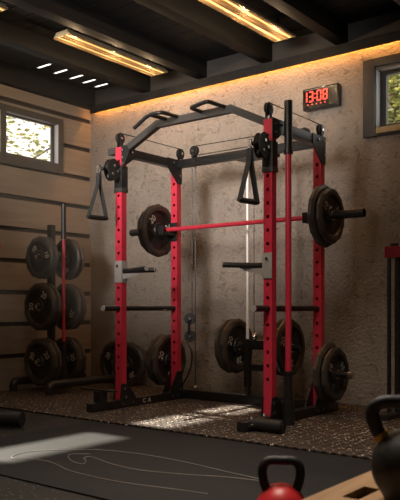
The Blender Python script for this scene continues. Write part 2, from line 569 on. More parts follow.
s_.box((wx0 + 0.05, YB + 0.076, wz0), (wx1 - 0.05, YB + 0.11, wz0 + 0.03)); s_.box((wx0 + 0.05, YB + 0.076, wz1 - 0.03), (wx1 - 0.05, YB + 0.11, wz1))
s_.build('sash', TRIMD, root)
MB().box((wx0 + 0.05, YB + 0.09, wz0 + 0.03), (wx1 - 0.05, YB + 0.094, wz1 - 0.03)).build('pane', GLASS, root)
MB().box((wx0 + 0.02, YB - 0.05, wz0 - 0.062), (wx1, YB - 0.031, wz0 - 0.018), 0.004).build('sill_board', LEDGEWOOD, root)

# ------------------------------------------------------------------ trees outside
def tree(x, y, h, rad, n, m, label, seed, group='trees outside the windows', zlo=0.9):
    rnd = random.Random(seed)
    root = tag(empty('tree', (x, y, 0)), label, 'tree', group)
    t = MB()
    t.tube([(x, y, -0.1), (x + 0.05, y, h * 0.4), (x - 0.06, y + 0.05, h * 0.8)], 0.07, 8)
    for k in range(6):
        a = rnd.uniform(0, 6.28); z = h * rnd.uniform(0.35, 0.7)
        t.tube([(x, y, z), (x + math.cos(a) * rad * 0.7, y + math.sin(a) * rad * 0.7, z + rad * 0.5)], 0.02, 6)
    t.build('trunk', BARK, root)
    f = MB()
    for k in range(n):
        while True:
            p = Vector((rnd.uniform(-1, 1), rnd.uniform(-1, 1), rnd.uniform(-1, 1)))
            if p.length < 1: break
        c = Vector((x, y, (h + zlo) / 2)) + Vector((p.x * rad, p.y * rad, p.z * (h - zlo) / 2))
        s = rnd.uniform(0.035, 0.075)
        M = Matrix.Translation(c) @ Matrix.Rotation(rnd.uniform(0, 6.28), 4, 'Z') @ Matrix.Rotation(rnd.uniform(-1.3, 1.3), 4, 'X')
        vs = [f.b.verts.new(M @ Vector(q)) for q in ((-s, 0, 0), (-0.3 * s, -0.45 * s, 0.1 * s), (s, 0, 0), (-0.3 * s, 0.45 * s, 0.1 * s))]
        f.b.faces.new(vs)
    f.build('foliage', m, root, fix=False)
tree(-3.4, 8.1, 4.6, 1.1, 7000, LEAF, 'sunlit yellow-green tree outside the right-hand window, nearest the pane', 3, zlo=1.2)
tree(-4.6, 11.0, 6.4, 1.9, 9000, LEAF2, 'olive-green tree outside the right-hand window, farther behind', 5, zlo=1.2)
tree(-9.8, 7.2, 5.4, 1.25, 2400, LEAF2, 'thin-leaved tree outside the left-hand window, left in the pane', 11, zlo=1.5)

# ------------------------------------------------------------------ floor mats
tm = MB().box((XW + 0.05, 3.50, 0.001), (0.9, YB - 0.03, 0.012), 0.002).build('rubber_mat', TEXMAT)
tag(tm, 'brown ribbed rubber mat with pale flecks under the red power rack', 'mat')
sm = MB().box((-3.66, 2.10, 0.001), (0.4, 3.46, 0.008), 0.002).build('exercise_mat', SMOOTH)
tag(sm, 'smooth dark grey exercise mat with pale cords, in front of the ribbed mat', 'mat')

# ------------------------------------------------------------------ power rack
XL, XR, YF, YR = -3.949, -2.573, 4.057, 4.73
UW, UD, ZT = 0.066, 0.055, 2.05
MZ = 0.012                                # top of the ribbed mat
rack = empty('power_rack', ((XL + XR) / 2, (YF + YR) / 2, MZ))
tag(rack, 'red and black steel power rack with cable pulleys standing on the ribbed mat', 'power rack')

def upright(cx, cy, z0, z1, hole0=0.32, pitch=0.09):
    """square tube with a row of round holes through its front and back faces"""
    b = MB().b
    hx, hy, hr, th = UW / 2, UD / 2, 0.0125, 0.004
    cell = 0.045
    seg = 12
    def ringpts(z):
        return [(hr * math.cos(2 * math.pi * k / seg), z + hr * math.sin(2 * math.pi * k / seg)) for k in range(seg)]
    holes = []
    z = hole0
    while z < z1 - 0.08:
        holes.append(z); z += pitch
    for sgn in (-1, 1):
        Y = cy + sgn * hy
        Yi = cy + sgn * (hy - th)
        prev = z0
        for hz in holes:
            a, c = hz - cell / 2, hz + cell / 2
            b.faces.new([b.verts.new((cx + u, Y, w)) for u, w in ((-hx, prev), (hx, prev), (hx, a), (-hx, a))])
            # square cell with hole: 4 corner patches
            rp = ringpts(hz)
            rv = [b.verts.new((cx + u, Y, w)) for u, w in rp]
            ri = [b.verts.new((cx + u, Yi, w)) for u, w in rp]
            cv = [b.verts.new((cx + u, Y, w)) for u, w in ((hx, c), (-hx, c), (-hx, a), (hx, a))]
            q = seg // 4
            # right edge mid etc.
            for j in range(4):
                k0 = j * q
                b.faces.new([cv[j], rv[(k0 + q) % seg]] + [rv[(k0 + q - i) % seg] for i in range(1, q + 1)])
                b.faces.new([cv[j], cv[(j + 1) % 4], rv[(k0 + q) % seg]])
            for k in range(seg):
                b.faces.new((rv[k], rv[(k + 1) % seg], ri[(k + 1) % seg], ri[k]))
            prev = c
        b.faces.new([b.verts.new((cx + u, Y, w)) for u, w in ((-hx, prev), (hx, prev), (hx, z1), (-hx, z1))])
    for sgn in (-1, 1):
        X = cx + sgn * hx
        b.faces.new([b.verts.new((X, cy + u, w)) for u, w in ((-hy, z0), (hy, z0), (hy, z1), (-hy, z1))])
    for zz in (z0, z1):
        b.faces.new([b.verts.new((cx + u, cy + v, zz)) for u, v in ((-hx, -hy), (hx, -hy), (hx, hy), (-hx, hy))])
    bmesh.ops.remove_doubles(b, verts=b.verts[:], dist=0.0002)
    m = MB(); m.b = b
    return m

for cx, cy in ((XL, YF), (XL, YR), (XR, YF), (XR, YR)):
    upright(cx, cy, MZ + 0.066, ZT - 0.002).build('upright', RED, rack)

def bolts(parent, pts, axis, r=0.009, h=0.008):
    for p in pts:
        p = Vector(p); a = Vector(axis)
        MB().cyl(p, p + a * h, r, 8).build('bolt', CHROME, parent)

# base: side runners, rear crossbeam, gussets with bolts
for cx, sg in ((XL, -1), (XR, 1)):
    b = MB()
    b.box((cx - 0.034, 3.72, MZ), (cx + 0.034, 4.98, MZ + 0.064), 0.005)
    rn = b.build('base_runner', BLACK, rack)
    for cy in (YF, YR):
        g = MB()
        dy = 0.14
        for xx in (cx - 0.040, cx + 0.034):
            g.prism([(cy - 0.05, MZ + 0.012), (cy + dy, MZ + 0.012), (cy + dy, MZ + 0.06), (cy + 0.035, MZ + 0.19), (cy - 0.032, MZ + 0.19), (cy - 0.05, MZ + 0.06)] if cy == YF else
                    [(cy - dy, MZ + 0.012), (cy + 0.05, MZ + 0.012), (cy + 0.05, MZ + 0.06), (cy + 0.032, MZ + 0.24), (cy - 0.032, MZ + 0.24), (cy - dy, MZ + 0.06)],
                    'x', xx, xx + 0.006)
        gs = g.build('gusset_plate', BLACK, rack, angle=20)
        bolts(gs, [(cx + 0.040, cy - 0.01, MZ + 0.15), (cx + 0.040, cy + 0.01, MZ + 0.085), (cx + 0.040, cy + (0.09 if cy == YF else -0.09), MZ + 0.035), (cx + 0.040, cy - 0.02, MZ + 0.035)], (1, 0, 0))
b = MB()
b.box((XL + 0.03, 4.80, MZ), (XR - 0.03, 4.865, MZ + 0.075), 0.005)
b.build('rear_base_beam', BLACK, rack)
# printed mark on the left runner
me = text_mesh('C  A', 0.05, Matrix.Translation((XL + 0.0348, 4.32, MZ + 0.034)) @ Matrix.Rotation(R(90), 4, 'Z') @ Matrix.Rotation(R(90), 4, 'X'))
b = MB(); b.b.from_mesh(me); bpy.data.meshes.remove(me)
b.build('runner_marking', WHITE, rack)

# front feet: roller on the right, low post with a flat bar on the left
b = MB(); b.cyl((XR + 0.034, 3.82, MZ + 0.045), (XR + 0.245, 3.82, MZ + 0.045), 0.040, 24)
rl = b.build('foot_roller', BRUBBER, rack)
b = MB(); b.cyl((XR + 0.245, 3.82, MZ + 0.045), (XR + 0.250, 3.82, MZ + 0.045), 0.028, 20); b.build('roller_cap', BLACK, rl)
bolts(rack, [(XR + 0.01, 3.84, MZ + 0.064), (XR, 4.0, MZ + 0.064)], (0, 0, 1), 0.012, 0.02)
bolts(rack, [(XR + 0.034, 3.775, MZ + 0.035)], (1, 0, 0), 0.014, 0.02)
b = MB(); b.box((XL - 0.04, 3.80, MZ + 0.063), (XL + 0.035, 3.87, MZ + 0.15), 0.004)
b.box((XL - 0.20, 3.815, MZ + 0.150), (XL + 0.16, 3.855, MZ + 0.163), 0.003)
b.build('band_post', BLACK, rack)

# top frame
ZB = 1.985
for cx in (XL, XR):
    MB().box((cx - 0.033, YF + 0.028, ZB), (cx + 0.033, YR - 0.028, ZT), 0.004).build('top_side_beam', GREY if cx == XR else BLACK, rack)
MB().box((XL + 0.033, YR - 0.028, ZB), (XR - 0.033, YR + 0.028, ZT), 0.004).build('top_rear_beam', BLACK, rack)
for cx, sg in ((XL, 1), (XR, -1)):
    if sg == 1:
        g = MB()
        g.prism([(cx + 0.12, ZT - 0.05), (cx + 0.10, ZT - 0.09), (cx + 0.05, ZT - 0.17), (cx + 0.036, ZT - 0.17), (cx + 0.036, ZT + 0.004), (cx + 0.08, ZT + 0.004)], 'y', YF - 0.034, YF - 0.028)
        gs = g.build('top_gusset', BLACK, rack, angle=20)
        bolts(gs, [(cx + 0.055, YF - 0.034, ZT - 0.03), (cx + 0.055, YF - 0.034, ZT - 0.09), (cx + 0.055, YF - 0.034, ZT - 0.135)], (0, -1, 0))
    # side plates on the outer / inner side of the rear corner
    g = MB()
    xx = cx + 0.034
    g.prism([(YR + 0.03, ZT + 0.004), (YR - 0.16, ZT + 0.004), (YR - 0.16, ZT - 0.07), (YR - 0.03, ZT - 0.20), (YR + 0.03, ZT - 0.20)], 'x', xx, xx + 0.006)
    gs = g.build('top_gusset', BLACK, rack, angle=20)
    bolts(gs, [(xx + 0.006, YR, ZT - 0.03), (xx + 0.006, YR - 0.08, ZT - 0.03), (xx + 0.006, YR, ZT - 0.13)], (1, 0, 0))
    g = MB()
    g.prism([(YF - 0.03, ZT + 0.004), (YF + 0.12, ZT + 0.004), (YF + 0.12, ZT - 0.07), (YF + 0.03, ZT - 0.13), (YF - 0.03, ZT - 0.13)], 'x', xx, xx + 0.006)
    gs = g.build('top_gusset', BLACK, rack, angle=20)
    bolts(gs, [(xx + 0.006, YF, ZT - 0.03), (xx + 0.006, YF + 0.08, ZT - 0.03), (xx + 0.006, YF, ZT - 0.09)], (1, 0, 0))
    # square end stub on the outer side
MB().box((XL - 0.12, YF - 0.028, ZT - 0.05), (XL - 0.034, YF + 0.028, ZT + 0.003), 0.004).build('end_stub', GREY, rack)

# bowed pull-up bar with two angled grips
pu = MB()
zt2 = 2.172
pts = [(XL + 0.02, 2.005), (XL + 0.386, zt2), (XR - 0.310, zt2), (XR - 0.02, 2.03)]
hh = 0.026
def off(p, q, d):
    v = Vector((q[0] - p[0], q[1] - p[1])); v.normalize()
    return Vector((-v.y, v.x)) * d
top = []; bot = []
for i, p in enumerate(pts):
    n1 = off(pts[max(i - 1, 0)], pts[max(i, 1)], hh)
    n2 = off(pts[min(i, 2)], pts[min(i + 1, 3)], hh)
    nn = (n1 + n2); nn = nn.normalized() * hh / max(0.5, nn.normalized().dot(n1.normalized()))
    top.append((p[0] + nn.x, p[1] + nn.y)); bot.append((p[0] - nn.x, p[1] - nn.y))
pu.prism(top + bot[::-1], 'y', YF - 0.022, YF + 0.022)
pull = pu.build('pull_up_bar', GREY, rack, angle=20)
zg = zt2 + hh
g = MB()
g.tube([(-3.36, YF, zg - 0.005), (-3.36, YF - 0.20, zg - 0.01), (-3.484, YF - 0.20, zg - 0.012), (-3.621, YF - 0.20, zg - 0.085)], 0.0145, 12, rnd=0.04)
gr = g.build('grip', BLACK, pull)
MB().tube([(-3.47, YF, zg - 0.005), (-3.47, YF - 0.19, zg - 0.011)], 0.0145, 12).build('grip_arm', BLACK, gr)
g = MB()
g.tube([(-3.14, YF, zg - 0.005), (-3.14, YF - 0.14, zg - 0.005), (-2.934, YF - 0.215, zg - 0.012), (-2.934, YF, zg - 0.005)], 0.0145, 12, rnd=0.03)
g.build('grip', BLACK, pull)

# pulleys on the top frame
def wheel(mb, c, axis, r=0.043, w=0.022):
    q = Vector((0, 0, 1)).rotation_difference(Vector(axis))
    M = Matrix.Translation(c) @ q.to_matrix().to_4x4()
    mb.lathe([(0.0, -w / 2), (r, -w / 2), (r, -w / 2 + 0.004), (r * 0.82, 0), (r, w / 2 - 0.004), (r, w / 2), (0.0, w / 2)], M, 28)
def top_pulley(c, axis):
    b = MB(); wheel(b, c, axis)
    c = Vector(c); a = Vector(axis)
    pl = b.build('pulley', BRUBBER, rack)
    b = MB()
    side = Vector((0, 1, 0)) if abs(a.x) > 0.5 else Vector((1, 0, 0))
    for s in (-1, 1):
        p = c + a * s * 0.017
        b.bar(p + Vector((0, 0, 0.03)), Vector((p.x, p.y, ZT + 0.001)), 0.005 if abs(a.x) > 0.5 else 0.03, 0.03 if abs(a.x) > 0.5 else 0.005, 0.001, up=(0, 1, 0))
    b.build('pulley_bracket', BLACK, pl)
    b = MB(); b.cyl(c - a * 0.026, c + a * 0.026, 0.011, 10); b.build('pulley_bolt', CHROME, pl)
ZP = ZT + 0.072
top_pulley((XL - 0.01, YF + 0.0, ZP), (1, 0, 0))
top_pulley((XL + 0.03, YR + 0.02, ZP - 0.01), (1, 0, 0))
top_pulley((XL + 0.20, YR, ZP - 0.01), (0, 1, 0))
top_pulley((XR - 0.01, YF + 0.0, ZP), (1, 0, 0))
top_pulley((XR + 0.0, YR + 0.02, ZP - 0.01), (1, 0, 0))
top_pulley((XR - 0.12, YR, ZP - 0.02), (0, 1, 0))

# height-adjustable swivel pulleys on the front uprights
def trolley(cx, sg):
    zc = 1.86
    b = MB()
    b.box((cx - 0.040, YF - 0.035, zc - 0.13), (cx + 0.040, YF + 0.035, zc + 0.04), 0.004)
    tr = b.build('trolley', BLACK, rack)
    b = MB(); b.box((cx - 0.042, YF - 0.037, zc - 0.165), (cx + 0.042, YF + 0.037, zc - 0.13), 0.004); b.build('trolley_collar', GREY, tr)
    b = MB()
    for s in (-1, 1):
        M = Matrix.Translation((cx + s * 0.022, YF - 0.10, zc)) @ Matrix.Rotation(R(90), 4, 'Y')
        M = M @ Matrix.Diagonal((1.12, 0.86, 1, 1))
        b.lathe([(0, -0.003), (0.075, -0.003), (0.075, 0.003), (0, 0.003)], M, 28)
    wheel(b, (cx, YF - 0.115, zc + 0.022), (1, 0, 0), 0.045)
    wheel(b, (cx, YF - 0.115, zc - 0.055), (1, 0, 0), 0.03)
    b.build('swivel_pulley', BRUBBER, tr)
    bolts(tr, [(cx + 0.025, YF - 0.10, zc + 0.03), (cx + 0.025, YF - 0.12, zc - 0.035), (cx + 0.025, YF - 0.065, zc - 0.01)], (1, 0, 0), 0.011, 0.008)
    bolts(tr, [(cx + 0.02, YF - 0.035, zc - 0.05), (cx + 0.02, YF - 0.035, zc + 0.01)], (0, -1, 0), 0.009, 0.008)
    # short cable end with a stop ball
    b = MB(); b.cyl((cx, YF - 0.16, zc - 0.005), (cx, YF - 0.219, zc - 0.005), 0.004, 8); b.sphere((cx, YF - 0.20, zc - 0.005), 0.014)
    b.build('cable_end', CABLE, tr)
trolley(XL, -1); trolley(XR, 1)

# cables
def cable(pts, r=0.0035):
    b = MB(); b.tube(pts, r, 8); b.build('cable', CABLE, rack)
cable([(XL - 0.01, YF, ZP + 0.042), (XL + 0.03, YR + 0.02, ZP + 0.032)])
cable([(XR - 0.01, YF, ZP + 0.042), (XR, YR + 0.02, ZP + 0.032)])
cable([(XL + 0.20, YR, ZP + 0.030), (XR - 0.12, YR, ZP + 0.020)])
cable([(XL + 0.155, YR + 0.07, ZP - 0.03), (XL + 0.155, YR + 0.07, 0.10)])
cable([(XL + 0.12, YR + 0.07, ZB), (XL + 0.12, YR + 0.07, 0.73)])
cable([(XR, YF + 0.03, 1.90), (XL + 0.20, YR - 0.05, 2.06)])
cable([(XR, YF + 0.03, 1.86), (XL + 0.24, YR - 0.05, 2.02)])
cable([(-3.215, YR + 0.10, ZB), (-3.215, YR + 0.10, 0.52)])
b = MB(); b.sphere((XL + 0.155, YR + 0.07, 0.115), 0.016); b.build('cable_stop', PLGREY, rack)
# floating double pulley on the left rear cable
b = MB()
cx_, cy_ = XL + 0.10, YR + 0.07
for zz in (0.70, 0.55):
    wheel(b, (cx_, cy_, zz), (0.5, -0.866, 0), 0.05)
b.box((cx_ - 0.014, cy_ - 0.02, 0.545), (cx_ + 0.014, cy_ - 0.014, 0.705), 0.002)
fp = b.build('floating_pulley', BRUBBER, rack)
bolts(fp, [(cx_ + 0.008, cy_ - 0.014, 0.70), (cx_ + 0.008, cy_ - 0.014, 0.55)], (0.5, -0.866, 0), 0.012, 0.02)
b = MB(); b.tube([(XL + 0.08, YR + 0.05, 0.50), (XL + 0.13, YR + 0.06, 0.42), (XL + 0.12, YR + 0.06, 0.28), (XL + 0.02, YR + 0.06, 0.12)], 0.008, 8, rnd=0.08); b.build('cable_loop', CABLE, rack)

# guide rods and plate carriage at the back
YC = YR + 0.12
RX = (-3.29, -3.06)
for rx in RX:
    MB().cyl((rx, YC, MZ + 0.07), (rx, YC, ZB + 0.03), 0.0135, 16).build('guide_rod', ROD, rack)
MB().box((RX[0] - 0.06, YR + 0.027, ZB + 0.002), (RX[1] + 0.06, YC + 0.03, ZB + 0.06), 0.004).build('rod_bracket', BLACK, rack)
b = MB()
b.box((RX[0] - 0.03, YC - 0.025, 0.475), (RX[1] + 0.03, YC + 0.025, 0.53), 0.004)
b.box((RX[0] - 0.03, YC - 0.02, 0.285), (RX[1] + 0.03, YC + 0.02, 0.335), 0.004)
b.box((RX[0] - 0.024, YC - 0.024, 0.15), (RX[0] + 0.024, YC + 0.024, 0.54), 0.004)
b.box((RX[1] - 0.024, YC - 0.024, 0.15), (RX[1] + 0.024, YC + 0.024, 0.54), 0.004)
b.cyl((RX[0] - 0.26, YC, 0.48), (RX[1] + 0.26, YC, 0.48), 0.024, 18)
cr = b.build('plate_carriage', BLACK, rack)
b = MB(); b.sphere((-3.215, YC - 0.01, 0.56), 0.03); b.build('carriage_eye', CHROME, cr)
for rx in RX:
    MB().cyl((rx, YC, 0.09), (rx, YC, 0.15), 0.026, 16).build('rod_bumper', BRUBBER, rack)

# J cups on the rear uprights
for cx in (XL, XR):
    b = MB()
    zc = 1.45
    b.box((cx - 0.038, YR - UD / 2 - 0.008, zc - 0.09), (cx + 0.038, YR - UD / 2 - 0.001, zc + 0.07), 0.002)
    b.box((cx - 0.026, YR - UD / 2 - 0.165, zc - 0.045), (cx + 0.026, YR - UD / 2 - 0.008, zc - 0.018), 0.003)
    b.box((cx - 0.026, YR - UD / 2 - 0.175, zc - 0.045), (cx + 0.026, YR - UD / 2 - 0.155, zc + 0.03), 0.003)
    b.build('j_cup', BLACK, rack)

# spotter arms
for cx in (XL, XR):
    b = MB()
    b.cyl((cx, 3.865, 0.79), (cx, YR - UD / 2, 0.79), 0.021, 18)
    # arm is carried beside the front upright: sleeve plate
    sa = b.build('spotter_arm', BLACK, rack)
    b = MB(); b.cyl((cx, 3.858, 0.79), (cx, 3.865, 0.79), 0.021, 18); b.build('arm_end_cap', PLGREY, sa)

# dip handles pointing inward from the front uprights
for cx, sg in ((XL, 1), (XR, -1)):
    zc = 1.075
    b = MB()
    b.box((cx - 0.036, YF - 0.036, zc - 0.085), (cx + 0.036, YF - 0.0285, zc + 0.085), 0.002)
    xx = cx + sg * 0.034
    b.box((min(xx, xx + sg * 0.006), YF - 0.034, zc - 0.085), (max(xx, xx + sg * 0.006), YF + 0.03, zc + 0.085), 0.002)
    b.prism([(cx + sg * 0.04, zc - 0.06), (cx + sg * 0.20, zc - 0.028), (cx + sg * 0.20, zc - 0.015), (cx + sg * 0.04, zc - 0.015)], 'y', YF - 0.022, YF - 0.016)
    dh = b.build('dip_bracket', PLGREY, rack, angle=20)
    bolts(dh, [(cx, YF - 0.036, zc + 0.045)], (0, -1, 0), 0.012, 0.01)
    b = MB()
    p0 = Vector((cx + sg * 0.042, YF - 0.01, zc + 0.005))
    e1 = Vector((cx + sg * 0.33, YF - 0.07, zc + 0.015)); e2 = Vector((cx + sg * 0.28, YF + 0.08, zc + 0.010))
    b.tube([p0, p0 + Vector((sg * 0.06, 0, 0)), e1], 0.019, 14)
    b.tube([p0, p0 + Vector((sg * 0.06, 0, 0)), e2], 0.019, 14)
    hb = b.build('dip_handle', BRUBBER, dh)
    for e in (e1, e2):
        v = (e - p0).normalized()
        MB().cyl(e, e + v * 0.006, 0.019, 14).build('end_cap', PLGREY, dh)

# plate storage pegs on the rear uprights
for cx, sg, z in ((XL, -1, 0.34), (XR, 1, 0.31)):
    b = MB(); b.cyl((cx + sg * 0.033, YR, z), (cx + sg * 0.24, YR, z), 0.022, 18)
    pg = b.build('storage_peg', BLACK, rack)
    b = MB(); b.cyl((cx + sg * 0.24, YR, z), (cx + sg * 0.275, YR, z), 0.024, 18); b.build('peg_cap', CHROME, pg)
# upright bar holder beside the right runner
VX, VY = -2.490, 4.155
b = MB()
b.lathe([(0.033, 0), (0.043, 0), (0.043, 0.16), (0.033, 0.16), (0.033, 0)], Matrix.Translation((VX + 0.0, VY, MZ + 0.001)), 24)
b.build('bar_holder', BLACK, rack)

# ------------------------------------------------------------------ cable stirrup handles
def stirrup(cx, label):
    zc = 1.855
    y0 = YF - 0.235
    root = tag(empty('cable_handle', (cx, y0, zc)), label, 'cable handle', 'strap handles hanging from the rack')
    b = MB()
    b.tube([(cx, y0 + 0.012, zc + 0.02), (cx, y0 - 0.018, zc + 0.012), (cx, y0 - 0.02, zc - 0.04), (cx, y0 + 0.004, zc - 0.05), (cx, y0 + 0.014, zc - 0.03)], 0.0055, 8, closed=True)
    b.build('carabiner', CHROME, root)
    L = 0.33; w = 0.085
    zb = zc - 0.05 - L
    d = Vector((0.12, 0.993, 0))
    b = MB()
    top_ = Vector((cx, y0 - 0.005, zc - 0.04))
    for s in (-1, 1):
        e = Vector((cx, y0 - 0.02, zb)) + d * s * w
        b.bar(top_ + d * s * 0.006, top_ + d * s * 0.012 + Vector((0, 0, -0.09)), 0.042, 0.005, 0.001, up=d)
        b.bar(top_ + d * s * 0.012 + Vector((0, 0, -0.09)), e, 0.042, 0.005, 0.001, up=d)
    b.build('strap', STRAP, root)
    b = MB()
    c0 = Vector((cx, y0 - 0.02, zb))
    b.cyl(c0 - d * (w - 0.008), c0 + d * (w - 0.008), 0.018, 16)
    gp = b.build('hand_grip', BRUBBER, root)
    for s in (-1, 1):
        MB().cyl(c0 + d * s * (w - 0.008), c0 + d * s * (w + 0.012), 0.013, 14).build('grip_end', GREY, gp)
stirrup(XL, 'black strap cable handle hanging from the far left front post of the rack')
stirrup(XR, 'black strap cable handle hanging from the near right front post of the rack')

# ------------------------------------------------------------------ weight plates
def plate_mesh(Rr, T, seg=72, sides=12):
    """twelve-sided rubber plate, axis along local X, three grip openings"""
    b = bmesh.new()
    hub, hubw = 0.0265, 0.058
    wi, wo, rim = 0.36 * Rr, 0.70 * Rr, 0.80 * Rr
    h = T / 2
    prof = [(hub, h * 0.9), (hubw, h * 0.9), (hubw + 0.008, h * 0.45), (wi, h * 0.40), (wo, h * 0.40), (rim - 0.008, h * 0.95), (rim, h), (0.90 * Rr, h), (Rr, h * 0.45)]
    nr = len(prof)
    def poly(a):
        q = 2 * math.pi / sides
        t = (a % q) - q / 2
        return math.cos(q / 2) / math.cos(t)
    def mk(sg):
        rings = []
        for i, (r, x) in enumerate(prof):
            ring = []
            for k in range(seg):
                a = 2 * math.pi * k / seg
                rr = r * (poly(a) * 1.02 if i >= nr - 1 else (1 + (poly(a) * 1.02 - 1) * 0.6 if i == nr - 2 else 1))
                ring.append(b.verts.new((sg * x, rr * math.cos(a), rr * math.sin(a))))
            rings.append(ring)
        return rings
    F = mk(1); B = mk(-1)
    def is_open(k):
        ph = (k % (seg // 3))
        return 8 <= ph < 24 - 3 and True
    openk = [is_open(k) and (k % (seg // 3)) >= 8 for k in range(seg)]
    oi = 3                                  # cell between wi and wo is the opening band
    for i in range(nr - 1):
        for k in range(seg):
            if i == oi and openk[k]:
                continue
            q = (k + 1) % seg
            b.faces.new((F[i][k], F[i + 1][k], F[i + 1][q], F[i][q]))
            b.faces.new((B[i][k], B[i][q], B[i + 1][q], B[i + 1][k]))
    for k in range(seg):
        q = (k + 1) % seg
        b.faces.new((F[-1][k], B[-1][k], B[-1][q], F[-1][q]))
        b.faces.new((F[0][k], F[0][q], B[0][q], B[0][k]))
    for ring, sg in ((F, 1), (B, -1)):            # grip pockets: deep recesses in the web
        x = sg * h * 0.06
        low = {}
        def lv(r_, k):
            if (r_, k) not in low:
                v = ring[r_][k].co
                low[(r_, k)] = b.verts.new((x, v.y, v.z))
            return low[(r_, k)]
        for k in range(seg):
            if not openk[k]:
                continue
            q = (k + 1) % seg
            b.faces.new((lv(oi, k), lv(oi + 1, k), lv(oi + 1, q), lv(oi, q)))
            b.faces.new((ring[oi][k], ring[oi][q], lv(oi, q), lv(oi, k)))
            b.faces.new((ring[oi + 1][k], lv(oi + 1, k), lv(oi + 1, q), ring[oi + 1][q]))
            if not openk[k - 1]:
                b.faces.new((ring[oi][k], lv(oi, k), lv(oi + 1, k), ring[oi + 1][k]))
            if not openk[q]:
                b.faces.new((ring[oi][q], ring[oi + 1][q], lv(oi + 1, q), lv(oi, q)))
    bmesh.ops.recalc_face_normals(b, faces=b.faces[:])
    me = bpy.data.meshes.new('weight_plate')
    b.to_mesh(me); b.free()
    for p in me.polygons:
        p.use_smooth = True
        c = p.center
        p.material_index = 0 if math.hypot(c.y, c.z) > rim - 0.005 else 1
    me.set_sharp_from_angle(angle=R(14))
    me.materials.append(RUBBER)
    me.materials.append(WEB)
    return me

def number_mesh(txt, Rr, T):
    b = bmesh.new()
    for sg in (1, -1):
        for ang in (42.5, 162.5):
            # face frame: text x = tangent, text y = outward
            Ma = Matrix.Rotation(R(ang), 4, 'X')
            if sg == 1:
                base = Matrix(((0, 0, 1, 0), (1, 0, 0, 0), (0, 1, 0, 0), (0, 0, 0, 1)))
            else:
                base = Matrix(((0, 0, -1, 0), (-1, 0, 0, 0), (0, 1, 0, 0), (0, 0, 0, 1)))
            M = Ma @ Matrix.Translation((sg * (T / 2 * 0.40 + 0.0012), 0, 0.53 * Rr)) @ base
            me = text_mesh(txt, 0.34 * Rr, M)
            b.from_mesh(me)
            bpy.data.meshes.remove(me)
    me = bpy.data.meshes.new('number_marking')
    b.to_mesh(me); b.free()
    me.materials.append(WHITE)
    return me

def hub_mesh(T):
    b = MB()
    b.lathe([(0.0262, -T / 2 * 0.95), (0.036, -T / 2 * 0.95), (0.036, T / 2 * 0.95), (0.0262, T / 2 * 0.95), (0.0262, -T / 2 * 0.95)], Matrix.Rotation(R(90), 4, 'Y'), 28)
    return b

protos = {}
def make_plate(kind):
    Rr, T, txt = {'20': (0.222, 0.052, '20'), '10': (0.196, 0.042, '10')}[kind]
    o = bpy.data.objects.new('weight_plate', plate_mesh(Rr, T))
    COL.objects.link(o)
    n = bpy.data.objects.new('number_marking', number_mesh(txt, Rr, T)); COL.objects.link(n); n.parent = o
    hb = hub_mesh(T).build('hub_ring', CHROME, o)
    return o
def plate(kind, loc, axis, spin, label, group=None, tilt=0.0):
    if kind in protos:
        o = copy_tree(protos[kind])
    else:
        o = make_plate(kind); protos[kind] = o
    q = Matrix.Rotation(R(0 if axis == 'X' else -90), 4, 'Z')
    o.matrix_world = Matrix.Translation(loc) @ Matrix.Rotation(R(tilt), 4, 'X') @ q @ Matrix.Rotation(R(spin), 4, 'X')
    tag(o, label, 'weight plate', group or ('plates on the plate tree' if 'plate tree' in label else 'plates standing on the floor' if 'standing on the floor' in label else 'plates on the racked barbell' if 'racked barbell' in label else 'plates stored on the rack'))
    return o

# ------------------------------------------------------------------ barbells
def barbell(p0, p1, sl, label, sleeve_r=0.0245, shaft_r=0.0175):
    p0 = Vector(p0); p1 = Vector(p1); v = (p1 - p0).normalized()
    root = tag(empty('barbell', p0 if abs(v.z) > 0.5 else (p0 + p1) / 2), label, 'barbell', 'red-shafted barbells')
    MB().cyl(p0 + v * sl, p1 - v * sl, shaft_r, 18).build('shaft', RED, root)
    for a, s in ((p0, 1), (p1, -1)):
        b = MB()
        b.cyl(a, a + v * s * sl, sleeve_r if abs(v.z) > 0.5 else 0.0252, 20)
        if abs(v.z) < 0.5:
            b.cyl(a, a + v * s * 0.19, 0.030, 20)
        b.cyl(a + v * s * (sl - 0.022), a + v * s * sl, sleeve_r + 0.004 if abs(v.z) > 0.5 else 0.036, 20)
        b.build('sleeve', BLACK, root)
    return root
YBAR, ZBAR = 4.60, 1.4505
barbell((-4.35, YBAR, ZBAR), (-2.15, YBAR, ZBAR), 0.36, 'red-shafted barbell lying across the rack, loaded with plates at both ends')
barbell((VX, VY, MZ + 0.004), (VX, VY, 2.18), 0.355, 'red-shafted barbell standing upright beside the near right post of the rack', sleeve_r=0.0285, shaft_r=0.021)

RG = None
plate('20', (-4.041, YBAR, ZBAR), 'X', -120, 'large 20 plate on the left end of the racked barbell, inner of two')
plate('10', (-4.093, YBAR, ZBAR), 'X', 40, 'smaller plate on the left end of the racked barbell, outer of two')
plate('20', (-2.458, YBAR, ZBAR), 'X', 4, 'large plate on the right end of the racked barbell, inner of two')
plate('10', (-2.408, YBAR, ZBAR), 'X', -107, 'smaller 10 plate on the right end of the racked barbell, outer of two')
plate('20', (-4.030, YR, 0.34), 'X', 25, 'large 20 plate on the low storage peg of the rear left post, inner of two')
plate('20', (-4.090, YR, 0.34), 'X', 8, 'large plate on the low storage peg of the rear left post, outer of two')
plate('20', (-2.488, YR, 0.31), 'X', 18, 'large plate on the low storage peg of the rear right post, inner of two')
plate('10', (-2.437, YR, 0.31), 'X', -102, 'smaller 10 plate on the low storage peg of the rear right post, outer of two')
plate('20', (-3.395, YC, 0.48), 'X', 25, 'large 20 plate on the left of the sliding carriage, inner of two')
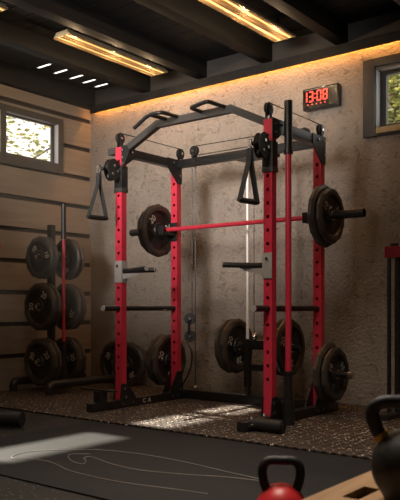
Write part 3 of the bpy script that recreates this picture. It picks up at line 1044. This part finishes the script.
plate('20', (-3.452, YC, 0.48), 'X', 50, 'large plate on the left of the sliding carriage, outer of two')
plate('20', (-2.955, YC, 0.48), 'X', 5, 'large plate on the right of the sliding carriage, inner of two')
plate('20', (-2.898, YC, 0.48), 'X', 20, 'large plate on the right of the sliding carriage, outer of two')

# ------------------------------------------------------------------ plate tree by the left wall
TX, TY, BY = -5.25, 4.51, 4.51
tr = tag(empty('plate_tree', (TX, TY, MZ)), 'dark steel plate tree with three tiers of pegs by the plank wall', 'plate rack')
MB().box((TX - 0.032, TY - 0.075, MZ + 0.05), (TX + 0.025, TY - 0.02, 1.57), 0.004).build('post', BLACK, tr)
tiers = [1.262, 0.805, 0.292]
for z in tiers:
    for s in (-1, 1):
        b = MB(); b.cyl((TX, TY - 0.05, z), (TX, TY + s * 0.225, z), 0.023, 16)
        pg = b.build('peg', BLACK, tr)
        b = MB(); b.cyl((TX, TY + s * 0.225, z), (TX, TY + s * 0.232, z), 0.020, 16); b.build('peg_cap', CHROME, pg)
for xx in (-4.995, -5.505):
    b = MB()
    b.tube([(xx, 4.22, MZ + 0.002), (xx, 4.22, MZ + 0.092), (xx, 5.10, MZ + 0.092), (xx, 5.10, MZ + 0.002)], 0.039, 16, rnd=0.14)
    b.build('sled_rail', BLACK, tr)
b = MB()
b.cyl((-5.505, TY - 0.05, MZ + 0.07), (-4.995, TY - 0.05, MZ + 0.07), 0.025, 14)
b.cyl((-5.505, 4.95, MZ + 0.07), (-4.995, 4.95, MZ + 0.07), 0.025, 14)
b.build('cross_tube', BLACK, tr)
b = MB(); b.lathe([(0.030, 0), (0.040, 0), (0.040, 0.14), (0.030, 0.14), (0.030, 0)], Matrix.Translation((TX + 0.115, BY, MZ + 0.06)), 20); b.build('bar_holder', BLACK, tr)
barbell((TX + 0.115, BY, MZ + 0.137), (TX + 0.115, BY, 1.765), 0.33, 'red-shafted barbell standing upright in the plate tree by the plank wall', sleeve_r=0.0245, shaft_r=0.0145)
tname = {0: 'top', 1: 'middle', 2: 'bottom'}
for i, z in enumerate(tiers):
    k = '10' if i == 0 else '20'
    T = 0.042 if k == '10' else 0.052
    for j in (0, 1):
        plate(k, (TX, TY - 0.205 + T * 0.5 + j * (T + 0.004), z - 0.003), 'Y', (-120, -72, -98)[i] + 33 * j,
              ('%s plate on the %s tier of the plate tree, %s' % ('smaller 10' if k == '10' else 'large 20', tname[i], 'frontmost' if j == 0 else 'second from front')))
        plate(k, (TX, TY + 0.205 - T * 0.5 - j * (T + 0.004), z - 0.003), 'Y', 50 * i + 25 * j,
              ('%s plate on the %s tier of the plate tree, %s' % ('smaller' if k == '10' else 'large', tname[i], 'rearmost' if j == 0 else 'just behind the post')))
# two plates standing on the floor against the back wall
plate('20', (-5.22, 5.285, MZ + 0.2195), 'Y', 15, 'large plate standing on the floor against the back wall, left one of the two')
plate('20', (-4.97, 5.215, MZ + 0.2195), 'Y', 45, 'large 20 plate standing on the floor near the back wall, right one of the two')

# ------------------------------------------------------------------ clock
c0x, c1x, cz0, cz1 = -3.03, -2.70, 2.445, 2.625
ck = tag(empty('digital_clock', ((c0x + c1x) / 2, YB, cz0)), 'black digital wall clock with red digits reading 13:08', 'clock')
MB().box((c0x, YB - 0.062, cz0), (c1x, YB - 0.001, cz1), 0.012).build('clock_case', CLOCKB, ck)
MB().box((c1x - 0.085, YB - 0.066, cz0 + 0.014), (c1x - 0.006, YB - 0.0615, cz1 - 0.014), 0.002).build('side_panel', CLOCKP, ck)
MB().box((c0x + 0.015, YB - 0.0645, cz1 - 0.016), (c1x - 0.09, YB - 0.0615, cz1 - 0.012)).build('top_line', PLGREY, ck)
SEG = {'0': 'abcdef', '1': 'bc', '3': 'abgcd', '8': 'abcdefg'}
d = MB()
yf, yb_ = YB - 0.0645, YB - 0.0625
def digit(ch, x, z, w, h, t):
    def bx(x0, z0, x1, z1):
        d.box((x0, yf, z0), (x1, yb_, z1))
    for s in SEG[ch]:
        if s == 'a': bx(x + t * .6, z + h - t, x + w - t * .6, z + h)
        if s == 'd': bx(x + t * .6, z, x + w - t * .6, z + t)
        if s == 'g': bx(x + t * .6, z + h / 2 - t / 2, x + w - t * .6, z + h / 2 + t / 2)
        if s == 'f': bx(x, z + h / 2 + t * .3, x + t, z + h - t * .5)
        if s == 'e': bx(x, z + t * .5, x + t, z + h / 2 - t * .3)
        if s == 'b': bx(x + w - t, z + h / 2 + t * .3, x + w, z + h - t * .5)
        if s == 'c': bx(x + w - t, z + t * .5, x + w, z + h / 2 - t * .3)
zD, hD, wD, tD = cz0 + 0.062, 0.092, 0.046, 0.012
xD = c0x + 0.006
digit('1', xD - 0.006, zD, wD, hD, tD)
digit('3', xD + 0.050, zD, wD, hD, tD)
for zz in (0.025, 0.060):
    d.box((xD + 0.106, yf, zD + zz), (xD + 0.116, yb_, zD + zz + 0.010))
digit('0', xD + 0.126, zD, wD, hD, tD)
digit('8', xD + 0.182, zD, wD, hD, tD)
for k in range(5):
    d.box((xD + 0.04 + k * 0.040, yf, cz0 + 0.038), (xD + 0.050 + k * 0.040, yb_, cz0 + 0.047))
d.build('red_digits', DIGIT, ck)

# ------------------------------------------------------------------ ceiling lights
def lamp(xc, y0, y1, label):
    root = tag(empty('ceiling_light', (xc, (y0 + y1) / 2, ZC - 0.002)), label, 'ceiling light', 'twin-tube ceiling lights')
    b = MB()
    w = 0.098
    zt = ZC - 0.085
    b.box((xc - 0.07, y0, zt - 0.018), (xc + 0.07, y1, zt), 0.003)
    for s in (-1, 1):
        b.prism([(xc + s * 0.07, zt - 0.005), (xc + s * w, zt - 0.036), (xc + s * (w - 0.004), zt - 0.038), (xc + s * 0.066, zt - 0.012)], 'y', y0, y1)
    for yy in (y0, y1 - 0.004):
        b.prism([(xc - 0.07, zt - 0.005), (xc - w, zt - 0.038), (xc + w, zt - 0.038), (xc + 0.07, zt - 0.005)], 'y', yy, yy + 0.004)
    b.build('lamp_housing', LAMPHOUSE, root)
    for yy in (y0 + 0.15, y1 - 0.15):
        MB().box((xc - 0.02, yy - 0.02, zt), (xc + 0.02, yy + 0.02, ZC - 0.001)).build('mount', BLACK, root)
    for s in (-1, 1):
        MB().cyl((xc + s * 0.048, y0 + 0.02, zt - 0.030), (xc + s * 0.048, y1 - 0.02, zt - 0.030), 0.011, 14).build('tube', TUBE, root)
    for f in (0.12, 0.5, 0.88):                # the tubes' light, leaving below the louvre
        light('lamp_light', 'POINT', (xc, y0 + (y1 - y0) * f, zt - 0.13), 3.6, (1.0, 0.68, 0.38), shadow_soft_size=0.0)
    g = MB()
    n = 42
    for k in range(1, n):
        y = y0 + (y1 - y0) * k / n
        g.box((xc - 0.022, y - 0.004, zt - 0.046), (xc + 0.022, y + 0.004, zt - 0.036))
        g.box((xc + 0.074, y - 0.004, zt - 0.046), (xc + w - 0.004, y + 0.004, zt - 0.036))
        g.box((xc - w + 0.004, y - 0.004, zt - 0.046), (xc - 0.074, y + 0.004, zt - 0.036))
    for q in (-w + 0.006, -0.074, -0.022, 0.022, 0.074, w - 0.006):
        g.box((xc + q - 0.002, y0 + 0.004, zt - 0.046), (xc + q + 0.002, y1 - 0.004, zt - 0.037))
    g.build('louvre', LAMPWIRE, root)
    return root
lamp(-4.42, 3.86, 5.06, 'glowing twin-tube ceiling light over the far left side of the rack')
lamp(-3.04, 3.86, 5.03, 'glowing twin-tube ceiling light over the right side of the rack')
lamp(-4.42, 2.06, 3.27, 'twin-tube ceiling light whose end just shows in the upper left corner')

lamp(-3.04, 2.06, 3.27, 'twin-tube ceiling light in front of the rack')
lamp(-1.60, 1.10, 2.30, 'twin-tube ceiling light nearer the camera, above the kettlebells')

# ------------------------------------------------------------------ dusty haze in the air by the left windows
hm = bpy.data.materials.new('dusty_haze'); hm.use_nodes = True
hn = hm.node_tree.nodes; hn.remove(hn['Principled BSDF'])
pv = hn.new('ShaderNodeVolumePrincipled')
pv.inputs['Color'].default_value = (0.95, 0.92, 0.88, 1)
pv.inputs['Density'].default_value = 0.018
pv.inputs['Anisotropy'].default_value = 0.6
hm.node_tree.links.new(pv.outputs[0], hn['Material Output'].inputs['Volume'])
hz = MB().box((XW + 0.03, 1.6, 0.03), (-3.9, YB - 0.1, 2.62)).build('dusty_haze', hm)
tag(hz, 'faint dusty haze in the sunlight by the left windows', 'haze', kind='stuff')

# ------------------------------------------------------------------ cord on the smooth mat
def smooth_path(P, n=8):
    P = [Vector(p) for p in P]; out = []
    for i in range(len(P) - 1):
        p0 = P[max(i - 1, 0)]; p1 = P[i]; p2 = P[i + 1]; p3 = P[min(i + 2, len(P) - 1)]
        for k in range(n):
            t = k / n
            out.append(0.5 * ((2 * p1) + (p2 - p0) * t + (2 * p0 - 5 * p1 + 4 * p2 - p3) * t * t + (3 * p1 - p0 - 3 * p2 + p3) * t ** 3))
    out.append(P[-1])
    return out
path = [(-1.786, 2.765, 0.0105), (-2.008, 2.793, 0.0105), (-2.346, 2.841, 0.0105), (-2.627, 2.844, 0.0105), (-2.875, 2.788, 0.0105), (-3.049, 2.652, 0.0105), (-3.145, 2.508, 0.0105), (-3.123, 2.392, 0.0105), (-3.067, 2.356, 0.0105), (-2.992, 2.399, 0.0105), (-2.853, 2.416, 0.0105), (-2.645, 2.351, 0.0105), (-2.437, 2.331, 0.0105), (-2.223, 2.341, 0.0105), (-1.974, 2.391, 0.0105), (-1.839, 2.413, 0.0105)]
cord = MB().tube(smooth_path(path), 0.0017, 6).build('cord', CORD)
tag(cord, 'long thin pale cord looping across the smooth dark mat, outer of two lines', 'cord', 'pale cords on the mat')
path = [(-1.783, 2.744, 0.0105), (-1.96, 2.703, 0.0105), (-2.163, 2.62, 0.0105), (-2.369, 2.565, 0.0105), (-2.571, 2.577, 0.0105), (-2.774, 2.632, 0.0105), (-2.789, 2.589, 0.0105), (-2.726, 2.545, 0.0105), (-2.69, 2.484, 0.0105), (-2.783, 2.501, 0.0105), (-2.893, 2.571, 0.0105), (-2.907, 2.626, 0.0105), (-2.839, 2.679, 0.0105)]
cord2 = MB().tube(smooth_path(path), 0.0017, 6).build('cord', CORD)
tag(cord2, 'shorter thin pale cord with a hooked end, inside the loop of the long cord', 'cord', 'pale cords on the mat')

# ------------------------------------------------------------------ kettlebells and wooden box
def kettlebell(loc, rz, rad, height, body_m, label, band=False, hw=0.078):
    root = tag(empty('kettlebell', loc), label, 'kettlebell', 'kettlebells in the foreground')
    x, y, z = loc
    b = MB()
    zc = rad * 0.93
    prof = [(0, 0), (rad * 0.62, 0)]
    for k in range(1, 15):
        a = -math.pi / 2 + 0.72 + (math.pi - 0.72) * k / 14
        prof.append((max(rad * math.cos(a), 0), zc + rad * math.sin(a)))
    b.lathe(prof, Matrix.Translation(loc), 40)
    b.build('body', body_m, root)
    zt = z + height
    zb = z + zc + rad * 0.55
    b = MB()
    P = [(-hw * 0.60, zb), (-hw * 0.90, zb + 0.038), (-hw, (zb + zt) / 2 + 0.02), (-hw * 0.72, zt - 0.018), (0, zt - 0.015), (hw * 0.72, zt - 0.018), (hw, (zb + zt) / 2 + 0.02), (hw * 0.90, zb + 0.038), (hw * 0.60, zb)]
    c, s_ = math.cos(rz), math.sin(rz)
    b.tube(smooth_path([(x + p[0] * c, y + p[0] * s_, p[1]) for p in P], 5), 0.0165, 16)
    b.build('handle', KBLACK, root)
    if band:
        for s in (-1, 1):
            b = MB()
            q0 = Vector((x + s * hw * 0.66 * c, y + s * hw * 0.66 * s_, zb + 0.007)); q1 = Vector((x + s * hw * 0.80 * c, y + s * hw * 0.80 * s_, zb + 0.024))
            b.cyl(q0, q1, 0.0195, 18)
            b.build('colour_band', KYEL, root)
kettlebell((-1.323, 2.16, 0.008), R(33), 0.090, 0.270, KRED, 'red kettlebell with black handle on the floor mat, left of the wooden box', hw=0.066)
BXZ = 0.34
kettlebell((-0.652, 1.642, BXZ), R(20), 0.090, 0.250, KBLACK, 'dark grey kettlebell with yellow handle band on the wooden box', band=True, hw=0.086)
bxr = tag(empty('plyo_box', (-0.5, 1.3, 0.0)), 'pale plywood box with a dark hand hole under the dark kettlebell', 'box')
x0, x1, y0, y1 = -0.862, -0.25, 0.98, 1.92
hx0, hx1, hy0, hy1 = -0.80, -0.755, 1.585, 1.71
b = MB(); t = 0.018
b.box((x0, y0, BXZ - t), (hx0, y1, BXZ)); b.box((hx1, y0, BXZ - t), (x1, y1, BXZ))
b.box((hx0, y0, BXZ - t), (hx1, hy0, BXZ)); b.box((hx0, hy1, BXZ - t), (hx1, y1, BXZ))
bmesh.ops.remove_doubles(b.b, verts=b.b.verts[:], dist=0.0001)
b.build('box_top', PLYWOOD, bxr)
for lo, hi in (((x0, y0, 0.001), (x0 + t, y1, BXZ - t)), ((x1 - t, y0, 0.001), (x1, y1, BXZ - t)), ((x0 + t, y0, 0.001), (x1 - t, y0 + t, BXZ - t)), ((x0 + t, y1 - t, 0.001), (x1 - t, y1, BXZ - t))):
    MB().box(lo, hi, 0.002).build('box_side', PLYWOOD, bxr)

# ------------------------------------------------------------------ partly seen machines at the edges
lm = tag(empty('weight_bench', (-4.0, 2.95, 0.0)), 'dark bench frame with round foot roller at the left edge of the smooth mat', 'bench')
MB().cyl((-4.15, 2.86, 0.058), (-3.845, 3.02, 0.058), 0.050, 22).build('foot_roller', BRUBBER, lm)
b = MB()
b.tube([(-4.12, 2.94, 0.05), (-4.16, 2.96, 0.20), (-4.70, 3.20, 0.42), (-4.78, 3.32, 1.28)], 0.03, 12, rnd=0.1)
b.bar((-4.12, 2.90, 0.05), (-5.0, 2.70, 0.05), 0.06, 0.06)
b.build('frame', BLACK, lm)
MB().cyl((-4.80, 3.31, 1.25), (-4.515, 3.305, 1.25), 0.042, 20).build('red_pad', ORANGE, lm)

rm = tag(empty('dip_stand', (-1.7, 4.95, MZ)), 'black stand with dark red top beam by the back wall, right edge', 'exercise stand')
MB().box((-2.135, 4.90, 1.155), (-1.25, 5.0, 1.237), 0.005).build('top_beam', DRED, rm)
for xx in (-2.115, -1.30):
    MB().box((xx - 0.0, 4.90, MZ), (xx + 0.022, 4.925, 1.155), 0.003).build('thin_post', BLACK, rm)
    MB().cyl((xx + 0.062, 4.95, MZ), (xx + 0.062, 4.95, 1.155), 0.024, 18).build('post', BLACK, rm)
    MB().box((xx - 0.02, 4.72, MZ), (xx + 0.09, 5.16, MZ + 0.035), 0.004).build('foot', BLACK, rm)
b = MB(); b.cyl((-2.08, 4.95, 1.237), (-2.08, 4.95, 1.258), 0.03, 16); b.cyl((-2.0, 4.95, 1.237), (-2.0, 4.95, 1.262), 0.03, 16); b.build('top_knobs', BRUBBER, rm)
